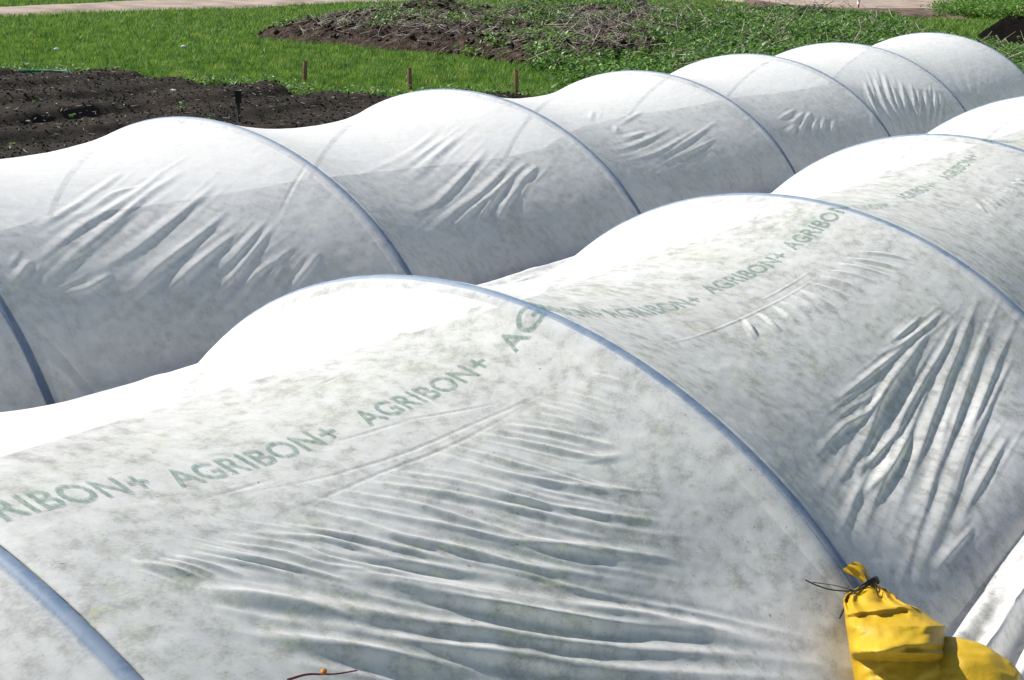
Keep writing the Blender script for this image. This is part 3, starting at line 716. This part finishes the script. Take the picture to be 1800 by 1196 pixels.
Wx=Wd[rng.uniform(0,1,len(Wd))<.35]; leaf_clumps('broad_weeds',Wx,heap_at(Wx),14,.065,.24,.20,M['weed_dark'])
Hw=scatter_poly(HEAP,700); Hw=Hw[fbm(Hw[:,0]*.9,Hw[:,1]*.9,3,79)>.0]; leaf_clumps('heap_weeds',Hw,heap_at(Hw),24,.035,.16,.14,M['weed'])
E=np.stack([rng.uniform(-9,6,900),np.zeros(900)],1); E[:,1]=edge_y(E[:,0])+rng.normal(.06,.10,900); E=E[~offT(E)&(fbm(E[:,0]*1.2,E[:,1]*1.2,3,78)>-.1)]; leaf_clumps('edge_weeds',E,np.full(len(E),-.01),10,.022,.09,.09,M['weed'])
Sw=np.stack([rng.uniform(-7,1,60),rng.uniform(8,14,60)],1); Sw=Sw[(Sw[:,1]<edge_y(Sw[:,0]))&~offT(Sw)]; leaf_clumps('bed_seedlings',Sw,np.full(len(Sw),.02),9,.020,.06,.05,M['weed'])
# sticks and straw
def sticks(name,P,z,lmin,lmax,r,tilt,mat):
    n=len(P); L=rng.uniform(lmin,lmax,n)*.5; d=randdir(n); d[:,2]=rng.normal(0,tilt,n); d/=np.linalg.norm(d,axis=1)[:,None]
    c=np.column_stack([P,z+rng.uniform(.01,.06,n)+np.abs(d[:,2])*L*.7]); s=np.cross(d,[0,0,1.]); s/=np.linalg.norm(s,axis=1)[:,None]; t=np.cross(d,s)
    rr=(r*rng.uniform(.5,1.5,n))[:,None]; bend=randdir(n)*(L*.18)[:,None]; V=[]
    for q,w in ((-1,1),(0,1),(1,.6)):
        b=c+d*(L*q)[:,None]+bend*(1-abs(q))
        for a in (0,2.1,4.2): V.append(b+(math.cos(a)*s+math.sin(a)*t)*rr*w)
    V=np.stack(V,1).reshape(-1,3); i=np.arange(n)[:,None]*9; F=[]
    for e in (0,3):
        for a in range(3): b2=(a+1)%3; F.append(i+np.array([[e+a,e+b2,e+3+b2,e+3+a]]))
    o=new_mesh(name,V,np.concatenate(F),mat); o['kind']='stuff'; return o
Sp=scatter_poly(HEAP,5200); sticks('straw_litter',Sp,heap_at(Sp),.05,.38,.0045,.3,M['straw'])
Sq=scatter_poly(WEEDS,900); Sq=Sq[(Sq[:,1]<36)&~offT(Sq)]; sticks('dry_stalks',Sq,heap_at(Sq)+.12,.12,.7,.006,.5,M['straw'])
Sr=np.stack([rng.uniform(-8,2,2200),rng.uniform(7.5,14.5,2200)],1); Sr=Sr[(Sr[:,1]<edge_y(Sr[:,0]))&~offT(Sr)]; sticks('bed_litter',Sr,np.full(len(Sr),.07),.01,.07,.003,.15,M['straw'])
# soil clods on the bed
def clods(n):
    P=np.stack([rng.uniform(-9,2,n),rng.uniform(7,14.6,n)],1); P=P[(P[:,1]<edge_y(P[:,0])-.05)&~offT(P)]; n=len(P)
    base=np.array([[1,0,0],[0,1,0],[-1,0,0],[0,-1,0],[0,0,1],[0,0,-1.]]); f=np.array([[0,1,4],[1,2,4],[2,3,4],[3,0,4],[1,0,5],[2,1,5],[3,2,5],[0,3,5]])
    r=rng.uniform(.005,.018,n)*rng.uniform(.5,1,n); i=np.clip(((P[:,0]+14)/.04).astype(int),0,Hg.shape[0]-1); j=np.clip(((P[:,1]+2)/.04).astype(int),0,Hg.shape[1]-1)
    c=np.column_stack([P,Hg[i,j]+r*.3]); V=c[:,None]+base[None]*r[:,None,None]*rng.uniform(.6,1.3,(n,6,1))
    o=new_mesh('soil_clods',V.reshape(-1,3),(np.arange(n)[:,None,None]*6+f[None]).reshape(-1,3),M['soil']); o['kind']='stuff'
clods(26000)
def heap_clods(n):
    P=scatter_poly(HEAP,n)+rng.normal(0,.12,(n,2))
    base=np.array([[1,0,0],[0,1,0],[-1,0,0],[0,-1,0],[0,0,1],[0,0,-1.]]); f=np.array([[0,1,4],[1,2,4],[2,3,4],[3,0,4],[1,0,5],[2,1,5],[3,2,5],[0,3,5]])
    r=rng.uniform(.015,.06,n)*rng.uniform(.4,1.2,n); c=np.column_stack([P,heap_at(P)+r*.4]); V=c[:,None]+base[None]*r[:,None,None]*rng.uniform(.5,1.4,(n,6,1))
    o=new_mesh('compost_clods',V.reshape(-1,3),(np.arange(n)[:,None,None]*6+f[None]).reshape(-1,3),M['heap']); o['kind']='stuff'
heap_clods(6500)
# crops growing inside the tunnels, seen dimly through the sheet
for row in ('F','B'):
    n=900 if row=='F' else 900
    v=rng.uniform(-.5,10.5,n)*SC; lane=rng.choice([-.62,-.36,-.1,.16,.40,.62],n)+rng.normal(0,.05,n)
    P=DV[:2]*v[:,None]+PV[:2]*(OFF[row]*SC+lane*SC)[:,None]
    if row=='F':
        q=rng.uniform(-.5,8,420)*SC; Pf=DV[:2]*q[:,None]+PV[:2]*(OFF[row]*SC+rng.uniform(-.80,-.60,420))[:,None]; leaf_clumps('tall_covered_crop',Pf,np.zeros(420),30,.05,.14,.17,M['crop'])
    leaf_clumps('covered_crop_plants',P,np.full(n,-.24 if row=='B' else 0.),24,.04,.12,.11,M['crop'])
# leaves leaning on the inside of the sheet on the near side
nl=260; vv_=rng.uniform(-.2,6.,nl); ss_=rng.uniform(.56,1.12,nl); pr=W3(surface('F',vv_,ss_,np.full(nl,-.062/SC)))
nk=14; c=np.repeat(pr,nk,0)+rng.normal(0,.035,(nl*nk,3))*[1,1,.8]
nr=np.repeat(W3(surface('F',vv_,ss_,np.full(nl,.1)))-W3(surface('F',vv_,ss_,np.zeros(nl))),nk,0); nr/=np.linalg.norm(nr,axis=1)[:,None]
off=((c-np.repeat(pr,nk,0))*nr).sum(1); c-=nr*(off-np.clip(off,-.04,.018))[:,None]
ax=np.cross(nr,rng.normal(0,1,c.shape)); ax/=np.linalg.norm(ax,axis=1)[:,None]; ay=np.cross(nr,ax); sz=rng.uniform(.012,.03,len(c))[:,None]
V,F=quads(c,ax*sz*.5,ay*sz,.2); tagk(new_mesh('leaning_crop_leaves',V,F,M['crop']),'stuff')
# ---------------------------------------------------------------- small things
def stake(px,py,py_top,label,mat,w=.022,group='wooden stakes along the edge of the bed',name='wooden_stake'):
    g=ground(px,py); k=np.linalg.norm(g-[0,0,CAMZ]); h=(py-py_top)/F_PX*k/math.cos(math.atan2(CAMZ,g[1]))
    root=None; pr=[(w,w*.7),(w,w*.7),(w,w*.7)]
    z=[-.1,h*.5,h*.96,h]; V=[]
    tx,ty=rng.normal(0,.012,2)
    for i,q in enumerate(z):
        f=1 if i<3 else .82
        for a,b in ((-1,-1),(1,-1),(1,1),(-1,1)): V.append([g[0]+a*w*f/1.0+tx*q*3,g[1]+b*w*.7*f+ty*q*3,q])
    F=[grid_faces(4,4,True),np.array([[12,13,14,15]])]
    o=new_mesh(name,np.array(V,float)-[g[0],g[1],0],F,mat); o.location=(g[0],g[1],0); tag(o,label,'stake',group); return o
stake(536,143,109,'leftmost short wooden stake at the lawn edge, above the dark soil',M['wood'])
stake(721,160,121,'middle short wooden stake, standing just left of a cover hump at the lawn edge',M['wood'])
stake(908,170,125,'right short wooden stake in the grass above the dip between two cover humps',M['wood'])
stake(1787,74,22,'tall reddish brown stake in front of the black mound at top right',M['wood'],.035,None)
# riser
g=ground(421,228); root=empty('sprinkler_riser',(g[0],g[1],0)); tag(root,'thin black irrigation riser with a wider head standing in the soil bed','sprinkler')
hr=.33
under(new_mesh('pipe',*tube([[g[0],g[1],-.1],[g[0],g[1],hr*.5],[g[0]-.003,g[1],hr-.06]],.015,14),M['black'],None,True),root)
under(new_mesh('head',*tube([[g[0],g[1],hr-.11],[g[0],g[1],hr-.105],[g[0],g[1],hr-.02],[g[0],g[1],hr-.018],[g[0],g[1],hr]],[.02,.027,.027,.033,.033],16),M['black'],None,True),root)
# marker post
g=ground(1508,17); root=empty('marker_post',(g[0],g[1],0)); tag(root,'thin red marker post with a pale band beside the dirt track','post')
under(new_mesh('rod',*tube([[g[0],g[1],-.1],[g[0],g[1],.3],[g[0],g[1],.75]],.03,10),M['red'],None,True),root)
under(new_mesh('band',*tube([[g[0],g[1],.14],[g[0],g[1],.2],[g[0],g[1],.26]],.036,10),M['white'],None,True),root)
# hose
P=[ground(x,y,.03) for x,y in [(-260,118),(-120,124),(0,127),(60,125),(120,127),(170,130)]]
P[-1][2]=-.01
tag(new_mesh('garden_hose',*tube(catmull(P,60),.016,10),M['hose'],None,True),'green hose lying along the left edge of the lawn','hose')
# pale scraps
for i,(x,y,lab) in enumerate([(100,91,'white scrap of litter on the grass at far left, above the hose'),(323,86,'white scrap of litter on open grass between hose and heap'),(112,167,'pale stone on the dark soil at the far left of the bed'),(215,150,'pale stone near the grass edge of the soil bed'),(305,166,'small pale stone in the middle of the soil bed')]):
    g=ground(x,y); s=.035
    n=8; V=[]
    for a in range(n):
        p=math.pi*a/(n-1)
        for q in range(10): z=2*math.pi*q/10; k=1+.25*math.sin(3*z+i+2*p); V.append([s*k*math.sin(p)*math.cos(z),s*.8*k*math.sin(p)*math.sin(z),s*.6*math.cos(p)+.03])
    o=new_mesh('litter_scrap' if i<2 else 'stone',np.array(V),grid_faces(n,10,True),M['litter'],None,True); o.location=(g[0],g[1],.0); tag(o,lab,'litter' if i<2 else 'stone')
# black mound at the top right
def build_mound():
    A=ground(1716,69); B=ground(1960,98); d=(B-A)[:2]; L=np.linalg.norm(d); d/=L; nrm=np.array([-d[1],d[0]])
    if nrm[1]<0: nrm=-nrm
    Ht=.50; n=80; prof=[(0,-.05),(.02,.10),(.05,.3),(.10,Ht*.8),(.22,Ht),(.6,Ht*1.04),(1.1,Ht*1.0),(1.5,Ht*.7),(1.9,-.05)]
    V=[]
    for i in range(n):
        t=i/(n-1)*L; e=min(1,(.12+t)/.5)**.5
        for k,(a,h) in enumerate(prof):
            j=.05*vnoise(np.array(t*3.+k),np.array(k*1.7),91); p=A[:2]+d*(t-.15*(h/Ht)*-1)+nrm*(a+j); V.append([p[0],p[1],h*e*(1+.06*float(vnoise(np.array(t*2.),np.array(3.),92)))])
    V=np.array(V); o=new_mesh('black_mound',V-[A[0],A[1],0],[grid_faces(n,len(prof)),np.array([[q for q in range(len(prof))]])],M['mound_mat'],None,True); o.location=(A[0],A[1],0)
    tag(o,'black mound with weeds growing behind it at the top right edge','mound')
    Q=np.array([A[:2]+d*rng.uniform(-.2,L)+nrm*rng.uniform(.15,2.4) for _ in range(700)]); return Q
Q=build_mound()
leaf_clumps('mound_weeds',Q,np.full(len(Q),.47)*rng.uniform(.9,1.1,len(Q)),22,.035,.2,.14,M['weed'])
Q=scatter_poly(PLOT,500); leaf_clumps('far_plot_weeds',Q,np.zeros(len(Q)),26,.05,.3,.3,M['weed'])
# tree whose foot shows at the top edge
def build_tree(px,py,H,label,rad):
    g=ground(px,py); root=empty('tree',(g[0],g[1],0)); tag(root,label,'tree')
    r=np.random.default_rng(3); parts=[]
    tr=[[0,0,-.2],[0,0,.1],[.02,0,.6],[.05,.05,1.5],[0,.1,2.6],[.1,.1,H*.75]]
    P=catmull(tr,24); parts.append(tube(P,np.interp(np.linspace(0,1,24),[0,.06,.2,1],[rad*1.35,rad*1.1,rad*.85,rad*.3]),14)); tips=[]
    for k in range(14):
        z=r.uniform(1.7,H*.72); a=r.uniform(0,6.28); L=r.uniform(.8,1.8); b=np.array([0.03,.07,z]); e=b+np.array([math.cos(a)*L,math.sin(a)*L,r.uniform(.4,1.4)]); m=(b+e)/2+np.array([0,0,-.1])
        parts.append(tube(catmull([b,m,e],10),np.linspace(rad*.35,rad*.08,10),8)); tips+= [e,m]
    v,f=merge(parts); v=v; under(new_mesh('trunk',v+[g[0],g[1],0],f,M['bark'],None,True),root)
    tips=np.array(tips+[[0,0,H*.9],[.4,0,H*.8],[-.4,.3,H*.85]]); n=9000; c=tips[r.integers(0,len(tips),n)]+r.normal(0,.38,(n,3)); ax=r.normal(0,1,(n,3)); ax/=np.linalg.norm(ax,axis=1)[:,None]; ay=np.cross(ax,r.normal(0,1,(n,3))); ay/=np.linalg.norm(ay,axis=1)[:,None]
    V,F=quads(c,ax*.03,ay*.06,.3); under(new_mesh('crown',V+[g[0],g[1],0],F,M['tree_leaf']),root)
build_tree(1126,11,5.2,'tree with a dark trunk whose foot shows at the top edge of the picture',.19)
